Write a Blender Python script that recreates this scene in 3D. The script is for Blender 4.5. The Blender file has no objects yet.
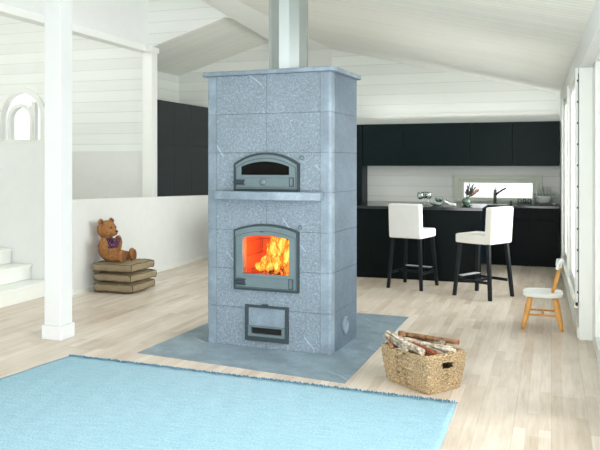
import bpy, bmesh, math, random
from mathutils import Vector, Matrix
random.seed(7)
PI = math.pi
SC = bpy.context.scene
COL = SC.collection

# ------------------------------------------------------------------ camera, world, light, exposure
THETA = math.radians(19.0)
FPX = 730.0
CAMH = 1.5
HOR = 163.0
cam_d = bpy.data.cameras.new('camera')
cam_d.sensor_width = 36.0
cam_d.lens = FPX / 600.0 * 36.0
cam_d.shift_y = -(225.0 - HOR) / 600.0
cam_d.clip_start = 0.05
cam = bpy.data.objects.new('camera', cam_d)
cam.location = (0, 0, CAMH)
cam.rotation_euler = (PI / 2, 0, THETA)
COL.objects.link(cam)
SC.camera = cam

w = bpy.data.worlds.new('world'); SC.world = w; w.use_nodes = True
bg = w.node_tree.nodes['Background']
bg.inputs[0].default_value = (0.95, 0.975, 1.0, 1)
bg.inputs[1].default_value = 0.85

def area(name, loc, target, sx, sy, power, color=(1, 1, 1)):
    l = bpy.data.lights.new(name, 'AREA'); l.shape = 'RECTANGLE'; l.size = sx; l.size_y = sy
    l.energy = power; l.color = color
    o = bpy.data.objects.new(name, l); o.location = loc
    o.rotation_euler = (Vector(target) - Vector(loc)).to_track_quat('-Z', 'Y').to_euler()
    COL.objects.link(o); return o
area('added_fill_behind_camera', (-1.5, -3.0, 2.6), (-2.0, 8.0, 0.9), 6.0, 3.0, 65, (0.99, 0.995, 1.0))  # added fill behind the camera, no windows are built there
area('added_ceiling_uplight', (-1.6, 1.3, 0.12), (-1.8, 3.6, 3.4), 3.2, 2.6, 125, (0.98, 0.985, 1.0))  # added uplight near the floor to brighten the ceiling, there is no terrace
area('added_lamp_over_rooflight', (-4.75, 7.3, 5.35), (-4.6, 7.3, 0.0), 1.6, 4.2, 20, (1.0, 1.0, 0.98))  # added lamp over the made-up roof opening, brightens the upper walls
area('daylight_from_window_wall', (2.2, 3.4, 2.2), (-3.0, 6.0, 0.6), 3.6, 2.2, 190, (0.99, 0.995, 1.0))
area('added_stair_hall_fill', (-8.4, 6.0, 3.9), (-7.0, 9.7, 2.2), 2.5, 1.6, 40, (1, 1, 1))  # added fill inside the stair hall to brighten its board wall
area('added_cabinet_top_uplight', (-1.35, 11.52, 2.14), (-1.35, 11.0, 3.6), 2.8, 0.12, 3, (1.0, 1.0, 0.97))  # added uplight for back wall and ceiling, no real lamp known here
area('kitchen_daylight', (0.9, 8.7, 1.6), (-3.0, 9.6, 1.4), 3.0, 1.8, 130, (0.97, 1, 0.98))

SC.view_settings.view_transform = 'Standard'
SC.view_settings.look = 'None'
SC.view_settings.gamma = 1.0
SC.view_settings.use_curve_mapping = False
SC.view_settings.exposure = 0.88

# ------------------------------------------------------------------ helpers
def srgb(r, g, b):
    f = lambda c: (c / 255 / 12.92) if c / 255 <= 0.04045 else ((c / 255 + 0.055) / 1.055) ** 2.4
    return (f(r), f(g), f(b), 1)

def on_z(x, y, z):
    """point of the horizontal plane z seen at image position x, y"""
    d = (CAMH - z) * FPX / (y - HOR); l = d * (x - 300) / FPX
    return Vector((-d * math.sin(THETA) + l * math.cos(THETA), d * math.cos(THETA) + l * math.sin(THETA), z))

class NT:
    def __init__(s, name):
        s.m = bpy.data.materials.new(name); s.m.use_nodes = True
        s.t = s.m.node_tree; s.n = s.t.nodes; s.b = s.n['Principled BSDF']; s.out = s.n['Material Output']
    def add(s, typ, **kw):
        nd = s.n.new(typ)
        for k, v in kw.items(): setattr(nd, k, v)
        return nd
    def link(s, a, b): s.t.links.new(a, b)
    def math(s, op, a, b=None, c=None):
        nd = s.add('ShaderNodeMath', operation=op)
        for i, v in enumerate((a, b, c)):
            if v is None: continue
            if isinstance(v, (int, float)): nd.inputs[i].default_value = v
            else: s.link(v, nd.inputs[i])
        return nd.outputs[0]
    def mix(s, fac, a, b, mode='MIX'):
        nd = s.add('ShaderNodeMix', data_type='RGBA', blend_type=mode)
        for i, v in ((0, fac), (6, a), (7, b)):
            if isinstance(v, (int, float)): nd.inputs[i].default_value = v
            elif isinstance(v, tuple): nd.inputs[i].default_value = v
            else: s.link(v, nd.inputs[i])
        return nd.outputs[2]
    def coords(s, world=False, scale=(1, 1, 1)):
        if world: src = s.add('ShaderNodeNewGeometry').outputs['Position']
        else: src = s.add('ShaderNodeTexCoord').outputs['Object']
        mp = s.add('ShaderNodeMapping'); mp.inputs['Scale'].default_value = scale
        s.link(src, mp.inputs[0]); return mp.outputs[0]
    def noise(s, vec, scale, detail=4, rough=0.55):
        nd = s.add('ShaderNodeTexNoise'); nd.inputs['Scale'].default_value = scale
        nd.inputs['Detail'].default_value = detail; nd.inputs['Roughness'].default_value = rough
        s.link(vec, nd.inputs['Vector']); return nd.outputs['Fac']
    def ramp(s, fac, stops):
        nd = s.add('ShaderNodeValToRGB'); e = nd.color_ramp.elements
        while len(e) < len(stops): e.new(0.5)
        for i, (p, c) in enumerate(stops):
            e[i].position = p; e[i].color = c
        s.link(fac, nd.inputs[0]); return nd.outputs[0]
    def bump(s, h, strength=0.3, dist=0.01):
        nd = s.add('ShaderNodeBump'); nd.inputs['Strength'].default_value = strength
        nd.inputs['Distance'].default_value = dist; s.link(h, nd.inputs['Height'])
        s.link(nd.outputs[0], s.b.inputs['Normal'])
    def base(s, c, rough=0.5, metal=0.0, spec=0.5):
        if isinstance(c, tuple): s.b.inputs['Base Color'].default_value = c
        else: s.link(c, s.b.inputs['Base Color'])
        s.b.inputs['Roughness'].default_value = rough; s.b.inputs['Metallic'].default_value = metal
        s.b.inputs['Specular IOR Level'].default_value = spec

def plain(name, c, rough=0.5, metal=0.0, var=0.06, scale=8, bump=0.0, bscale=60, spec=0.5):
    t = NT(name); v = t.coords()
    n = t.noise(v, scale)
    lo = tuple(x * (1 - var) for x in c[:3]) + (1,); hi = tuple(min(1, x * (1 + var)) for x in c[:3]) + (1,)
    t.base(t.ramp(n, [(0.3, lo), (0.7, hi)]), rough, metal, spec)
    if bump: t.bump(t.noise(v, bscale, 3), bump, 0.004)
    return t.m

def boards(name, c, line, axis, pitch, off=0.0, depth=0.5, rough=0.45, wline=0.03, grain=(0.6, 0.6, 14)):
    """painted boards: grooves every pitch metres along one world axis"""
    t = NT(name); pos = t.add('ShaderNodeNewGeometry').outputs['Position']
    sp = t.add('ShaderNodeSeparateXYZ'); t.link(pos, sp.inputs[0])
    a = t.math('ADD', sp.outputs[axis], off); a = t.math('DIVIDE', a, pitch); fr = t.math('FRACT', a)
    cell = t.math('FLOOR', a)
    wn = t.add('ShaderNodeTexWhiteNoise', noise_dimensions='1D'); t.link(cell, wn.inputs['W'])
    g = t.math('LESS_THAN', fr, wline)
    v = t.coords(True, grain); n = t.noise(v, 3, 4)
    tone = t.math('MULTIPLY', wn.outputs[0], 0.5); tone = t.math('MULTIPLY_ADD', n, 0.6, tone)
    lo = tuple(x * 0.93 for x in c[:3]) + (1,)
    col = t.ramp(tone, [(0.2, lo), (0.7, c)])
    t.base(t.mix(g, col, line), rough)
    edge = t.math('MINIMUM', t.math('MULTIPLY', fr, 18), 1.0)
    t.bump(edge, depth, 0.01)
    return t.m

def mark(o, label=None, cat=None, group=None, kind=None):
    if label: o['label'] = label
    if cat: o['category'] = cat
    if group: o['group'] = group
    if kind: o['kind'] = kind
    return o

def obj(name, bm, m, parent=None, smooth=False, bev=0.0, seg=2, loc=None):
    bmesh.ops.recalc_face_normals(bm, faces=bm.faces)
    me = bpy.data.meshes.new(name); bm.to_mesh(me); bm.free()
    if smooth: me.polygons.foreach_set('use_smooth', [True] * len(me.polygons))
    o = bpy.data.objects.new(name, me); COL.objects.link(o); me.materials.append(m)
    if bev:
        md = o.modifiers.new('bevel', 'BEVEL'); md.width = bev; md.segments = seg; md.limit_method = 'ANGLE'
        md.angle_limit = math.radians(40); md.harden_normals = True
        me.polygons.foreach_set('use_smooth', [True] * len(me.polygons))
    if parent: o.parent = parent
    if loc: o.location = loc
    return o

def thing(name, label, cat, loc=(0, 0, 0), rz=0.0, group=None):
    o = bpy.data.objects.new(name, None); o.empty_display_size = 0.1
    COL.objects.link(o); o.location = loc; o.rotation_euler = (0, 0, rz)
    return mark(o, label, cat, group)

def copy_tree(o, parent=None):
    c = o.copy(); COL.objects.link(c)
    if parent: c.parent = parent
    for ch in list(o.children): copy_tree(ch, c)
    return c

def B(): return bmesh.new()
def box(bm, x0, x1, y0, y1, z0, z1, M=None):
    vs = [bm.verts.new((x, y, z)) for x in (x0, x1) for y in (y0, y1) for z in (z0, z1)]
    for f in ((0, 1, 3, 2), (4, 6, 7, 5), (0, 4, 5, 1), (2, 3, 7, 6), (0, 2, 6, 4), (1, 5, 7, 3)):
        bm.faces.new([vs[i] for i in f])
    if M is not None:
        for v in vs: v.co = M @ v.co
    return vs
def bx(*a, M=None):
    bm = B(); box(bm, *a, M=M); return bm
def cyl(bm, p0, p1, r0, r1=None, seg=16, cap=True, twist=0.0):
    r1 = r0 if r1 is None else r1
    p0, p1 = Vector(p0), Vector(p1); d = (p1 - p0).normalized()
    u = d.orthogonal().normalized(); v = d.cross(u)
    ra, rb = [], []
    for i in range(seg):
        a = 2 * PI * i / seg + twist; q = u * math.cos(a) + v * math.sin(a)
        ra.append(bm.verts.new(p0 + q * r0)); rb.append(bm.verts.new(p1 + q * r1))
    for i in range(seg):
        j = (i + 1) % seg; bm.faces.new((ra[i], ra[j], rb[j], rb[i]))
    if cap: bm.faces.new(ra); bm.faces.new(rb)
def lathe(bm, prof, seg=32, c=(0, 0, 0), M=None):
    rings = []
    for r, z in prof:
        if r < 1e-5: rings.append([bm.verts.new((c[0], c[1], c[2] + z))])
        else: rings.append([bm.verts.new((c[0] + r * math.cos(2 * PI * i / seg), c[1] + r * math.sin(2 * PI * i / seg), c[2] + z)) for i in range(seg)])
    for a, b in zip(rings, rings[1:]):
        for i in range(seg):
            j = (i + 1) % seg
            q = [a[i % len(a)], a[j % len(a)], b[j % len(b)], b[i % len(b)]]
            u = []
            for v in q:
                if v not in u: u.append(v)
            if len(u) > 2:
                try: bm.faces.new(u)
                except ValueError: pass
    if M is not None:
        for r in rings:
            for v in r: v.co = M @ v.co
def tube(bm, pts, r, seg=8, radii=None):
    pts = [Vector(p) for p in pts]; rings = []; u = None
    for k, p in enumerate(pts):
        d = (pts[min(k + 1, len(pts) - 1)] - pts[max(k - 1, 0)]).normalized()
        if u is None: u = d.orthogonal().normalized()
        u = (u - d * u.dot(d)).normalized(); v = d.cross(u)
        rr = radii[k] if radii else r
        rings.append([bm.verts.new(p + (u * math.cos(2 * PI * i / seg) + v * math.sin(2 * PI * i / seg)) * rr) for i in range(seg)])
    for a, b in zip(rings, rings[1:]):
        for i in range(seg):
            j = (i + 1) % seg; bm.faces.new((a[i], a[j], b[j], b[i]))
    bm.faces.new(rings[0]); bm.faces.new(rings[-1])
def prism_xz(bm, poly, y0, y1):
    a = [bm.verts.new((x, y0, z)) for x, z in poly]; b = [bm.verts.new((x, y1, z)) for x, z in poly]
    n = len(poly)
    for i in range(n):
        j = (i + 1) % n; bm.faces.new((a[i], a[j], b[j], b[i]))
    bm.faces.new(a); bm.faces.new(b)
def prism_xy(bm, poly, z0, z1):
    a = [bm.verts.new((x, y, z0)) for x, y in poly]; b = [bm.verts.new((x, y, z1)) for x, y in poly]
    n = len(poly)
    for i in range(n):
        j = (i + 1) % n; bm.faces.new((a[i], a[j], b[j], b[i]))
    bm.faces.new(a); bm.faces.new(b)
def prism_yz(bm, poly, x0, x1):
    a = [bm.verts.new((x0, y, z)) for y, z in poly]; b = [bm.verts.new((x1, y, z)) for y, z in poly]
    n = len(poly)
    for i in range(n):
        j = (i + 1) % n; bm.faces.new((a[i], a[j], b[j], b[i]))
    bm.faces.new(a); bm.faces.new(b)
def ring_xz(bm, outer, inner, y0, y1):
    n = len(outer)
    A = [bm.verts.new((x, y0, z)) for x, z in outer]; Bq = [bm.verts.new((x, y0, z)) for x, z in inner]
    C = [bm.verts.new((x, y1, z)) for x, z in outer]; D = [bm.verts.new((x, y1, z)) for x, z in inner]
    for i in range(n):
        j = (i + 1) % n
        bm.faces.new((A[i], A[j], Bq[j], Bq[i])); bm.faces.new((C[i], C[j], D[j], D[i]))
        bm.faces.new((A[i], A[j], C[j], C[i])); bm.faces.new((Bq[i], Bq[j], D[j], D[i]))
def arch(x0, x1, z0, zs, zp, n=16):
    """rectangle with a segmental arch on top"""
    pts = [(x0, z0), (x1, z0)]
    w2 = (x1 - x0) / 2; h = max(zp - zs, 1e-4); R = (w2 * w2 + h * h) / (2 * h); cz = zp - R; cx = (x0 + x1) / 2
    a0 = math.asin(min(1, w2 / R)) if h <= w2 else PI / 2
    for i in range(n + 1):
        a = a0 - 2 * a0 * i / n
        pts.append((cx + R * math.sin(a), cz + R * math.cos(a)))
    return pts

# ------------------------------------------------------------------ materials
WHITE = srgb(238, 241, 234)
m_boardz = boards('white_painted_boards', srgb(242, 246, 241), srgb(216, 220, 210), 2, 0.165, 0.03, 0.16, wline=0.045)
m_ceil = boards('white_ceiling_boards', srgb(245, 247, 239), srgb(216, 218, 204), 1, 0.095, 0, 0.3, wline=0.1)
m_plaster = plain('white_plaster', srgb(229, 232, 229), 0.7, var=0.015, bump=0.05)
m_paint = plain('white_gloss_paint', srgb(240, 243, 238), 0.35, var=0.01)
m_post = plain('white_post_paint', srgb(224, 228, 228), 0.5, var=0.01)
m_ptrim = plain('white_trim_paint', srgb(236, 239, 233), 0.4, var=0.01)

m_sash = plain('pale_green_grey_sash_paint', srgb(222, 229, 214), 0.5, var=0.02)
def floor_mat():
    t = NT('pale_oak_planks')
    pos = t.add('ShaderNodeNewGeometry').outputs['Position']
    mp = t.add('ShaderNodeMapping'); mp.inputs['Rotation'].default_value = (0, 0, PI / 2); t.link(pos, mp.inputs[0])
    def brick(c1, c2, mortar, bw, rh, ms=0.002):
        br = t.add('ShaderNodeTexBrick'); br.offset = 0.37; br.offset_frequency = 2
        br.inputs['Color1'].default_value = c1; br.inputs['Color2'].default_value = c2
        br.inputs['Mortar'].default_value = mortar; br.inputs['Scale'].default_value = 1
        br.inputs['Mortar Size'].default_value = ms; br.inputs['Brick Width'].default_value = bw
        br.inputs['Row Height'].default_value = rh; br.inputs['Mortar Smooth'].default_value = 0.2
        t.link(mp.outputs[0], br.inputs['Vector']); return br
    br = brick(srgb(166, 146, 120), srgb(238, 228, 215), srgb(158, 140, 118), 0.72, 0.068, 0.0012)
    br2 = brick(srgb(190, 172, 150), srgb(238, 229, 216), srgb(160, 145, 122), 2.1, 0.204, 0.0018)
    base = t.mix(0.4, br.outputs[0], br2.outputs[0])
    v = t.coords(True, (14, 1.1, 1)); gr = t.noise(v, 3.2, 6, 0.65)
    base = t.mix(0.4, base, t.ramp(gr, [(0.3, srgb(176, 152, 124)), (0.55, srgb(218, 205, 188)), (0.75, srgb(238, 231, 221))]))
    kn = t.noise(t.coords(True, (2.2, 0.9, 1)), 2.3, 2)
    base = t.mix(t.math('MULTIPLY', t.math('SUBTRACT', kn, 0.35), 0.8), base, srgb(238, 231, 219))
    t.base(base, 0.33, spec=0.5)
    rr = t.math('MULTIPLY_ADD', gr, 0.25, 0.22); t.link(rr, t.b.inputs['Roughness'])
    t.bump(t.math('SUBTRACT', t.math('MULTIPLY', gr, 0.3), br2.outputs['Fac']), 0.15, 0.003)
    return t.m
m_floor = floor_mat()

def soap(name, c, speck=1.0, vein=1.0, rough=0.55):
    t = NT(name); v = t.coords()
    n1 = t.noise(v, 4.5, 6, .65); n2 = t.noise(v, 105, 5, 0.8); n3 = t.noise(v, 46, 5, 0.75)
    k = lambda f: tuple(min(1, x * f) for x in c[:3]) + (1,)
    base = t.ramp(n1, [(0.32, k(0.74)), (0.5, k(1.0)), (0.68, k(1.42))])
    base = t.mix(0.6 * speck, base, t.ramp(n2, [(0.36, k(0.3)), (0.46, k(0.85)), (0.55, k(1.1)), (0.63, k(3.0))]))
    mk_ = t.math('MULTIPLY', t.noise(v, 7, 3, .6), 0.62 * speck)
    base = t.mix(mk_, base, t.ramp(n3, [(0.38, k(0.5)), (0.5, k(1.0)), (0.62, k(2.2))]))
    if vein:
        vv = t.add('ShaderNodeTexWave', wave_type='BANDS', bands_direction='DIAGONAL')
        vv.inputs['Scale'].default_value = 0.8; vv.inputs['Distortion'].default_value = 3.2
        vv.inputs['Detail'].default_value = 3; vv.inputs['Detail Scale'].default_value = 0.9
        t.link(v, vv.inputs['Vector'])
        f = t.math('GREATER_THAN', vv.outputs['Fac'], 0.9993)
        f = t.math('MULTIPLY', f, t.math('GREATER_THAN', t.noise(v, 2.6, 1), 0.53))
        base = t.mix(t.math('MULTIPLY', f, 0.65 * vein), base, k(2.1))
    t.base(base, rough)
    t.bump(t.math('ADD', n2, n3), 0.12 * speck, 0.003)
    return t.m
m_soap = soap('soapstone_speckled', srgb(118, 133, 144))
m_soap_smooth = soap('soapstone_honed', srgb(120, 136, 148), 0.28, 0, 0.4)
m_soap_shaded_side = soap('soapstone_shaded_side', srgb(83, 100, 114), 0.5, 0.8)  # same stone for the side faces, their shade put into the colour
m_hearth = soap('soapstone_hearth', srgb(128, 147, 158), 0.22, 1.0, 0.38)
m_iron = plain('grey_cast_iron', srgb(102, 120, 125), 0.45, 0.25, var=0.08, bump=0.05)
m_iron_dk = plain('dark_cast_iron', srgb(50, 64, 69), 0.5, 0.2)
m_chrome = plain('chrome', srgb(215, 218, 220), 0.12, 1.0, var=0.02)
m_alu = plain('matt_aluminium', srgb(205, 210, 210), 0.45, 0.3, var=.02)
m_black = plain('black_interior', srgb(9, 9, 10), 0.8, var=0.1)

def steel_mat():
    t = NT('brushed_stainless_steel'); v = t.coords(False, (1, 1, 0.02))
    t.base(srgb(176, 184, 184), 0.38, 1.0)
    return t.m
m_steel = steel_mat()

def glass_mat(name, tint=(1, 1, 1, 1), gl=0.12, rough=0.02):
    t = NT(name); t.n.remove(t.b)
    tr = t.add('ShaderNodeBsdfTransparent'); tr.inputs[0].default_value = tint
    gs = t.add('ShaderNodeBsdfGlossy'); gs.inputs['Roughness'].default_value = rough
    fr = t.add('ShaderNodeFresnel'); fr.inputs[0].default_value = 1.45
    f = t.math('MULTIPLY_ADD', fr.outputs[0], 0.8, gl * 0.3)
    mx = t.add('ShaderNodeMixShader'); t.link(f, mx.inputs[0]); t.link(tr.outputs[0], mx.inputs[1]); t.link(gs.outputs[0], mx.inputs[2])
    t.link(mx.outputs[0], t.out.inputs[0]); return t.m
m_pane = glass_mat('window_glass')
m_glass = glass_mat('clear_drinking_glass', (0.82, 0.87, 0.85, 1), 0.5)
m_greenglass = glass_mat('pale_green_glass', (0.55, 0.78, 0.68, 1), 0.5)
m_smoke = glass_mat('smoked_oven_glass', (0.06, 0.06, 0.06, 1), 0.02, 0.05)
m_fireglass = glass_mat('clear_fire_glass', (0.97, 0.97, 0.97, 1), 0.0, 0.03)

m_cab = plain('green_black_cabinet_front', srgb(8, 28, 29), 0.4, var=0.05, spec=0.15)
m_cab_dk = plain('black_cabinet_front', srgb(4, 15, 16), 0.45, var=0.05, spec=0.12)
m_cab_gl = plain('dark_glossy_tall_cabinet_front', srgb(8, 20, 28), 0.2, var=0.1, spec=0.35)
m_top = plain('dark_stone_worktop', srgb(16, 24, 24), 0.16, var=0.15)
m_fab = plain('white_chair_cover', srgb(236, 238, 237), 0.85, var=0.02, bump=0.15, bscale=300)
m_fab2 = plain('cream_chair_cover', srgb(237, 236, 228), 0.85, var=0.02, bump=0.15, bscale=300)
m_leg = plain('black_stained_wood', srgb(8, 18, 23), 0.4, var=0.1, spec=0.3)
m_birch = plain('honey_birch', srgb(222, 162, 84), 0.4, var=0.12, scale=14)
m_wpaint = plain('white_chair_paint', srgb(236, 239, 236), 0.4, var=0.02)
m_cer = plain('white_ceramic', srgb(225, 230, 226), 0.2, var=0.02)
m_cerg = plain('grey_ceramic', srgb(165, 176, 172), 0.25, var=0.03)

def weave(name, c, s=160, var=0.25, line=0.0):
    t = NT(name); v = t.coords()
    ck = t.noise(v, s, 2); n = t.noise(v, 6, 3)
    k = lambda f: tuple(min(1, x * f) for x in c[:3]) + (1,)
    base = t.ramp(ck, [(0.32, k(1 - var)), (0.66, k(1 + var))])
    base = t.mix(0.4, base, t.ramp(n, [(0.3, k(0.85)), (0.7, k(1.12))]))
    t.base(base, 0.9, spec=0.15); t.bump(ck, 0.8, 0.006); return t.m
m_hemp = weave('beige_hemp_canvas', srgb(152, 138, 112), 150, 0.35)
m_seam = weave('hemp_piping', srgb(104, 90, 66), 220, 0.2)
m_fur = weave('brown_bear_fur', srgb(158, 112, 70), 60, 0.45)
m_paw = weave('dark_paw_felt', srgb(122, 84, 58), 200, 0.2)
m_basket = weave('seagrass_weave', srgb(166, 145, 112), 95, 0.8)
def rug_mat():
    t = NT('pale_blue_woven_cotton'); v = t.coords(True, (3, 26, 1)); v2 = t.coords(True, (70, 190, 1))
    n = t.noise(v, 2.4, 5, 0.6); n2 = t.noise(v2, 1.0, 3, 0.7); n3 = t.noise(t.coords(True), 0.9, 2)
    base = t.ramp(n, [(0.28, srgb(128, 170, 186)), (0.5, srgb(152, 194, 209)), (0.75, srgb(176, 211, 224))])
    base = t.mix(0.45, base, t.ramp(n2, [(0.34, srgb(96, 140, 160)), (0.48, srgb(148, 186, 200)), (0.62, srgb(210, 226, 232))]))
    base = t.mix(t.math('MULTIPLY', n3, 0.35), base, srgb(138, 182, 203))
    t.base(base, 0.95, spec=0.1); t.bump(t.math('ADD', n2, n), 0.55, 0.005); return t.m
m_rug = rug_mat()
m_fringe = weave('blue_fringe_yarn', srgb(78, 126, 150), 60, 0.6)

# ------------------------------------------------------------------ structure
def S(name, bm, m, **k): return mark(obj(name, bm, m, **k), kind='structure')
S('floor', bx(-10, 2.2, -1.0, 12.2, -0.1, 0), m_floor)
YB = 11.7
def zr(x): return 2.54 + 0.239 * (0.12 - x)     # right ceiling slope
def zl(x): return 3.06 + 0.30 * (x + 6.33)      # left ceiling slope (kitchen)
RX = -4.45
bm = B()       # kitchen back wall with window opening
WX0, WX1, WZ0, WZ1 = -1.36, -0.22, 0.93, 1.235
prism_xz(bm, [(-6.45, 0), (WX0, 0), (WX0, zr(WX0)), (RX, zr(RX) + .02), (-6.45, zl(-6.45))], YB, YB + .15)
prism_xz(bm, [(WX1, 0), (0.6, 0), (0.6, zr(.6)), (WX1, zr(WX1))], YB, YB + .15)
prism_xz(bm, [(WX0, 0), (WX1, 0), (WX1, WZ0), (WX0, WZ0)], YB, YB + .15)
prism_xz(bm, [(WX0, WZ1), (WX1, WZ1), (WX1, zr(WX1)), (WX0, zr(WX0))], YB, YB + .15)
S('wall_back', bm, m_boardz)
S('trim_7', bx(-3.93, -3.46, YB - .02, YB, 2.3, 3.41), m_plaster)
S('trim_1', bx(-6.3, 0.12, YB - .02, YB, 2.235, 2.29), m_ptrim)    # batten above the wall cabinets
# right sloping ceiling, left kitchen slope, upper ceiling over the open room
bm = B(); prism_xz(bm, [(-3.9, zr(-3.9)), (0.5, zr(.5)), (0.5, zr(.5) + .12), (-3.9, zr(-3.9) + .12)], -1, YB + .1)
prism_xz(bm, [(RX, zr(RX)), (-3.9, zr(-3.9)), (-3.9, zr(-3.9) + .12), (RX, zr(RX) + .12)], 9.66, YB + .1)
prism_xz(bm, [(-6.45, zl(-6.45)), (-5.75, zl(-5.75)), (-5.75, zl(-5.75) + .12), (-6.45, zl(-6.45) + .12)], 9.86, YB + .1)
prism_xz(bm, [(-5.75, zl(-5.75)), (RX, zl(RX)), (RX, zl(RX) + .12), (-5.75, zl(-5.75) + .12)], 9.66, YB + .1)
S('ceiling', bm, m_ceil)
S('wall_kitchen_left', bx(-6.45, -6.33, 9.86, YB, 0, 3.1), m_boardz)
bm = B()      # gable above the kitchen's left slope
prism_xz(bm, [(-5.75, zl(-5.75) - .02), (RX, zl(RX) - .02), (-3.85, zr(-3.85)), (-3.85, 5.1), (-5.75, 5.1)], 9.62, 9.66)
S('wall_gable', bm, m_boardz)
S('wall_upper_left', bx(-5.8, -5.72, -1.0, 9.62, 3.2, 5.1), m_plaster)
S('ceiling_upper', bx(-5.8, -3.75, -1.0, 5.0, 5.1, 5.2), m_plaster)
S('window_9', bx(-5.8, -3.75, 5.0, 9.66, 5.12, 5.13), m_pane)  # unseen roof glazing, added to let light onto gable and upper walls
S('wall_upper_right', bx(-3.9, -3.82, -1.0, 9.62, 3.52, 5.1), m_plaster)
S('trim_2', bx(-5.84, -5.68, -1.0, 9.5, 3.155, 3.245), m_paint, bev=.006)   # long beam under the upper left wall
bm = B()      # ridge beam
for_pts = [(-3.88 + .3, 4.0), (-3.05, 4.0), (-3.46, YB), (-4.22, YB)]
prism_xy(bm, [(-3.53, 4.0), (-2.98, 4.0), (-3.44, YB), (-4.23, YB)], 3.40, 3.62)
S('trim_3', bm, m_paint)
# column at the corner of the kitchen
bm = B(); box(bm, -5.75, -5.59, 9.5, 9.66, 0, 3.2); box(bm, -5.78, -5.57, 9.47, 9.68, 3.14, 3.22)
S('trim_4', bm, m_paint, bev=.004)
# wall of the stair hall, boards, with arched window opening
AX, AR, AZ0, AZS = -8.10, 0.42, 1.83, 2.24
def arch_round(cx, r, z0, zs, n=20):
    return [(cx - r, z0), (cx + r, z0)] + [(cx + r * math.cos(PI * i / n), zs + r * math.sin(PI * i / n)) for i in range(n + 1)]
bm = B()
prism_xz(bm, [(-9.9, 0), (AX - AR, 0), (AX - AR, 4.2), (-9.9, 4.2)], 9.7, 9.85)
prism_xz(bm, [(AX + AR, 0), (-5.74, 0), (-5.74, 4.2), (AX + AR, 4.2)], 9.7, 9.85)
prism_xz(bm, [(AX - AR, 0), (AX + AR, 0), (AX + AR, AZ0), (AX - AR, AZ0)], 9.7, 9.85)
n = 20; arc = [(AX + AR * math.cos(PI * i / n), AZS + AR * math.sin(PI * i / n)) for i in range(n + 1)]
for (xa, za), (xb, zb) in zip(arc, arc[1:]):
    prism_xz(bm, [(xa, za), (xa, 4.2), (xb, 4.2), (xb, zb)], 9.7, 9.85)
S('wall_stair_hall', bm, m_boardz)
S('wall_stair_hall_lower', bx(-5.745 - 1.9, -5.755, 9.6, 9.69, 0, 1.68), m_plaster)
win = mark(obj('window_1', bx(AX - .35, AX + .35, 9.79, 9.795, AZ0 + .03, AZS + .2), m_pane), kind='structure')
bm = B(); ring_xz(bm, arch_round(AX, AR + .06, AZ0 - .05, AZS), arch_round(AX, AR - .03, AZ0 + .03, AZS), 9.66, 9.8)
obj('window_frame', bm, m_paint, win)
bm = B(); ring_xz(bm, arch_round(AX - .02, .25, AZ0, AZS - .03), arch_round(AX - .02, .19, AZ0 + .04, AZS - .03), 9.68, 9.78)
box(bm, AX + .19, AX + .26, 9.69, 9.77, AZ0, AZS + .24); box(bm, AX - .40, AX + .40, 9.7, 9.78, AZ0, AZ0 + .05)
obj('mullion', bm, m_paint, win)
# low wall behind the teddy bear (plaster), stair wall on the far left
bm = B()
prism_yz(bm, [(6.95, 0), (10.6, 0), (10.6, .985), (6.95, 1.085)], -5.24, -5.12)
S('wall_low', bm, m_plaster)
S('baseboard_low', bx(-5.12, -5.105, 7.0, 10.6, 0, .06), m_ptrim)
S('wall_stairs', bx(-9.6, -5.26, 6.93, 7.02, 0, 1.73), m_plaster)
S('added_wall_front', bx(-9.9, -4.6, -1.1, -1.0, 0, 5.2), m_plaster)  # unseen wall behind the camera, added to cut the light on the left
S('wall_left', bx(-9.9, -9.8, -1.0, 9.7, 0, 4.2), m_boardz)
S('ceiling_stair_hall', bx(-9.9, -5.81, -1.0, 9.8, 4.2, 4.3), m_ceil)
# staircase, white
st = thing('staircase', 'white painted staircase with broad closed steps at the far left', 'stairs', (-5.38, 5.4, 0))
for i, (x, z) in enumerate(((0, .17), (-.27, .34), (-.54, .51), (-.81, .68), (-1.08, .85))):
    bm = B(); box(bm, -3.0, x, -1.4, 1.52, z - .17 + (0 if i == 0 else .001), z - .03)
    box(bm, -3.0, x + .02, -1.4, 1.52, z - .03, z)
    obj('step', bm, m_ptrim, st, bev=.004)
# right wall: slightly turned; windows in the far part
def xr(y): return .225 - .0215 * (y - 6.69)
def wallR(bm, y0, y1, z0, z1, th=.14, off=0.0):
    xa, xb = xr(y0) + off, xr(y1) + off
    p = [(xa, y0), (xb, y1), (xb + th, y1), (xa + th, y0)]
    prism_xy(bm, p, z0, z1)
bm = B(); HZ = 2.31; SZ = .27
wallR(bm, 2.0, YB, HZ, 2.66)
wallR(bm, 6.69, YB, 0, SZ)
for a, b in ((6.69, 6.95), (8.5, 8.66), (10.25, YB)): wallR(bm, a, b, SZ, HZ)
S('wall_right', bm, m_plaster)
def right_window(idx, y0, y1):
    bm = B(); wallR(bm, y0 + .07, y1 - .07, SZ + .07, HZ - .07, .006, .07)
    wv = S('window_%d' % idx, bm, m_pane)
    bm = B()
    for a, b in ((y0, y0 + .07), (y1 - .07, y1), ((y0 + y1) / 2 - .04, (y0 + y1) / 2 + .04)): wallR(bm, a, b, SZ, HZ, .09, .02)
    wallR(bm, y0, y1, SZ, SZ + .07, .09, .02); wallR(bm, y0, y1, HZ - .07, HZ, .09, .02)
    obj('window_frame', bm, m_paint, wv)
    bm = B()
    wallR(bm, y0 - .06, y0, SZ - .03, HZ + .03, .02, -.02); wallR(bm, y1, y1 + .06, SZ - .03, HZ + .03, .02, -.02)
    wallR(bm, y0 - .06, y1 + .06, SZ - .05, SZ, .035, -.03)
    obj('window_casing', bm, m_paint, wv)
right_window(2, 6.95, 8.5); right_window(3, 8.66, 10.25)
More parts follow.
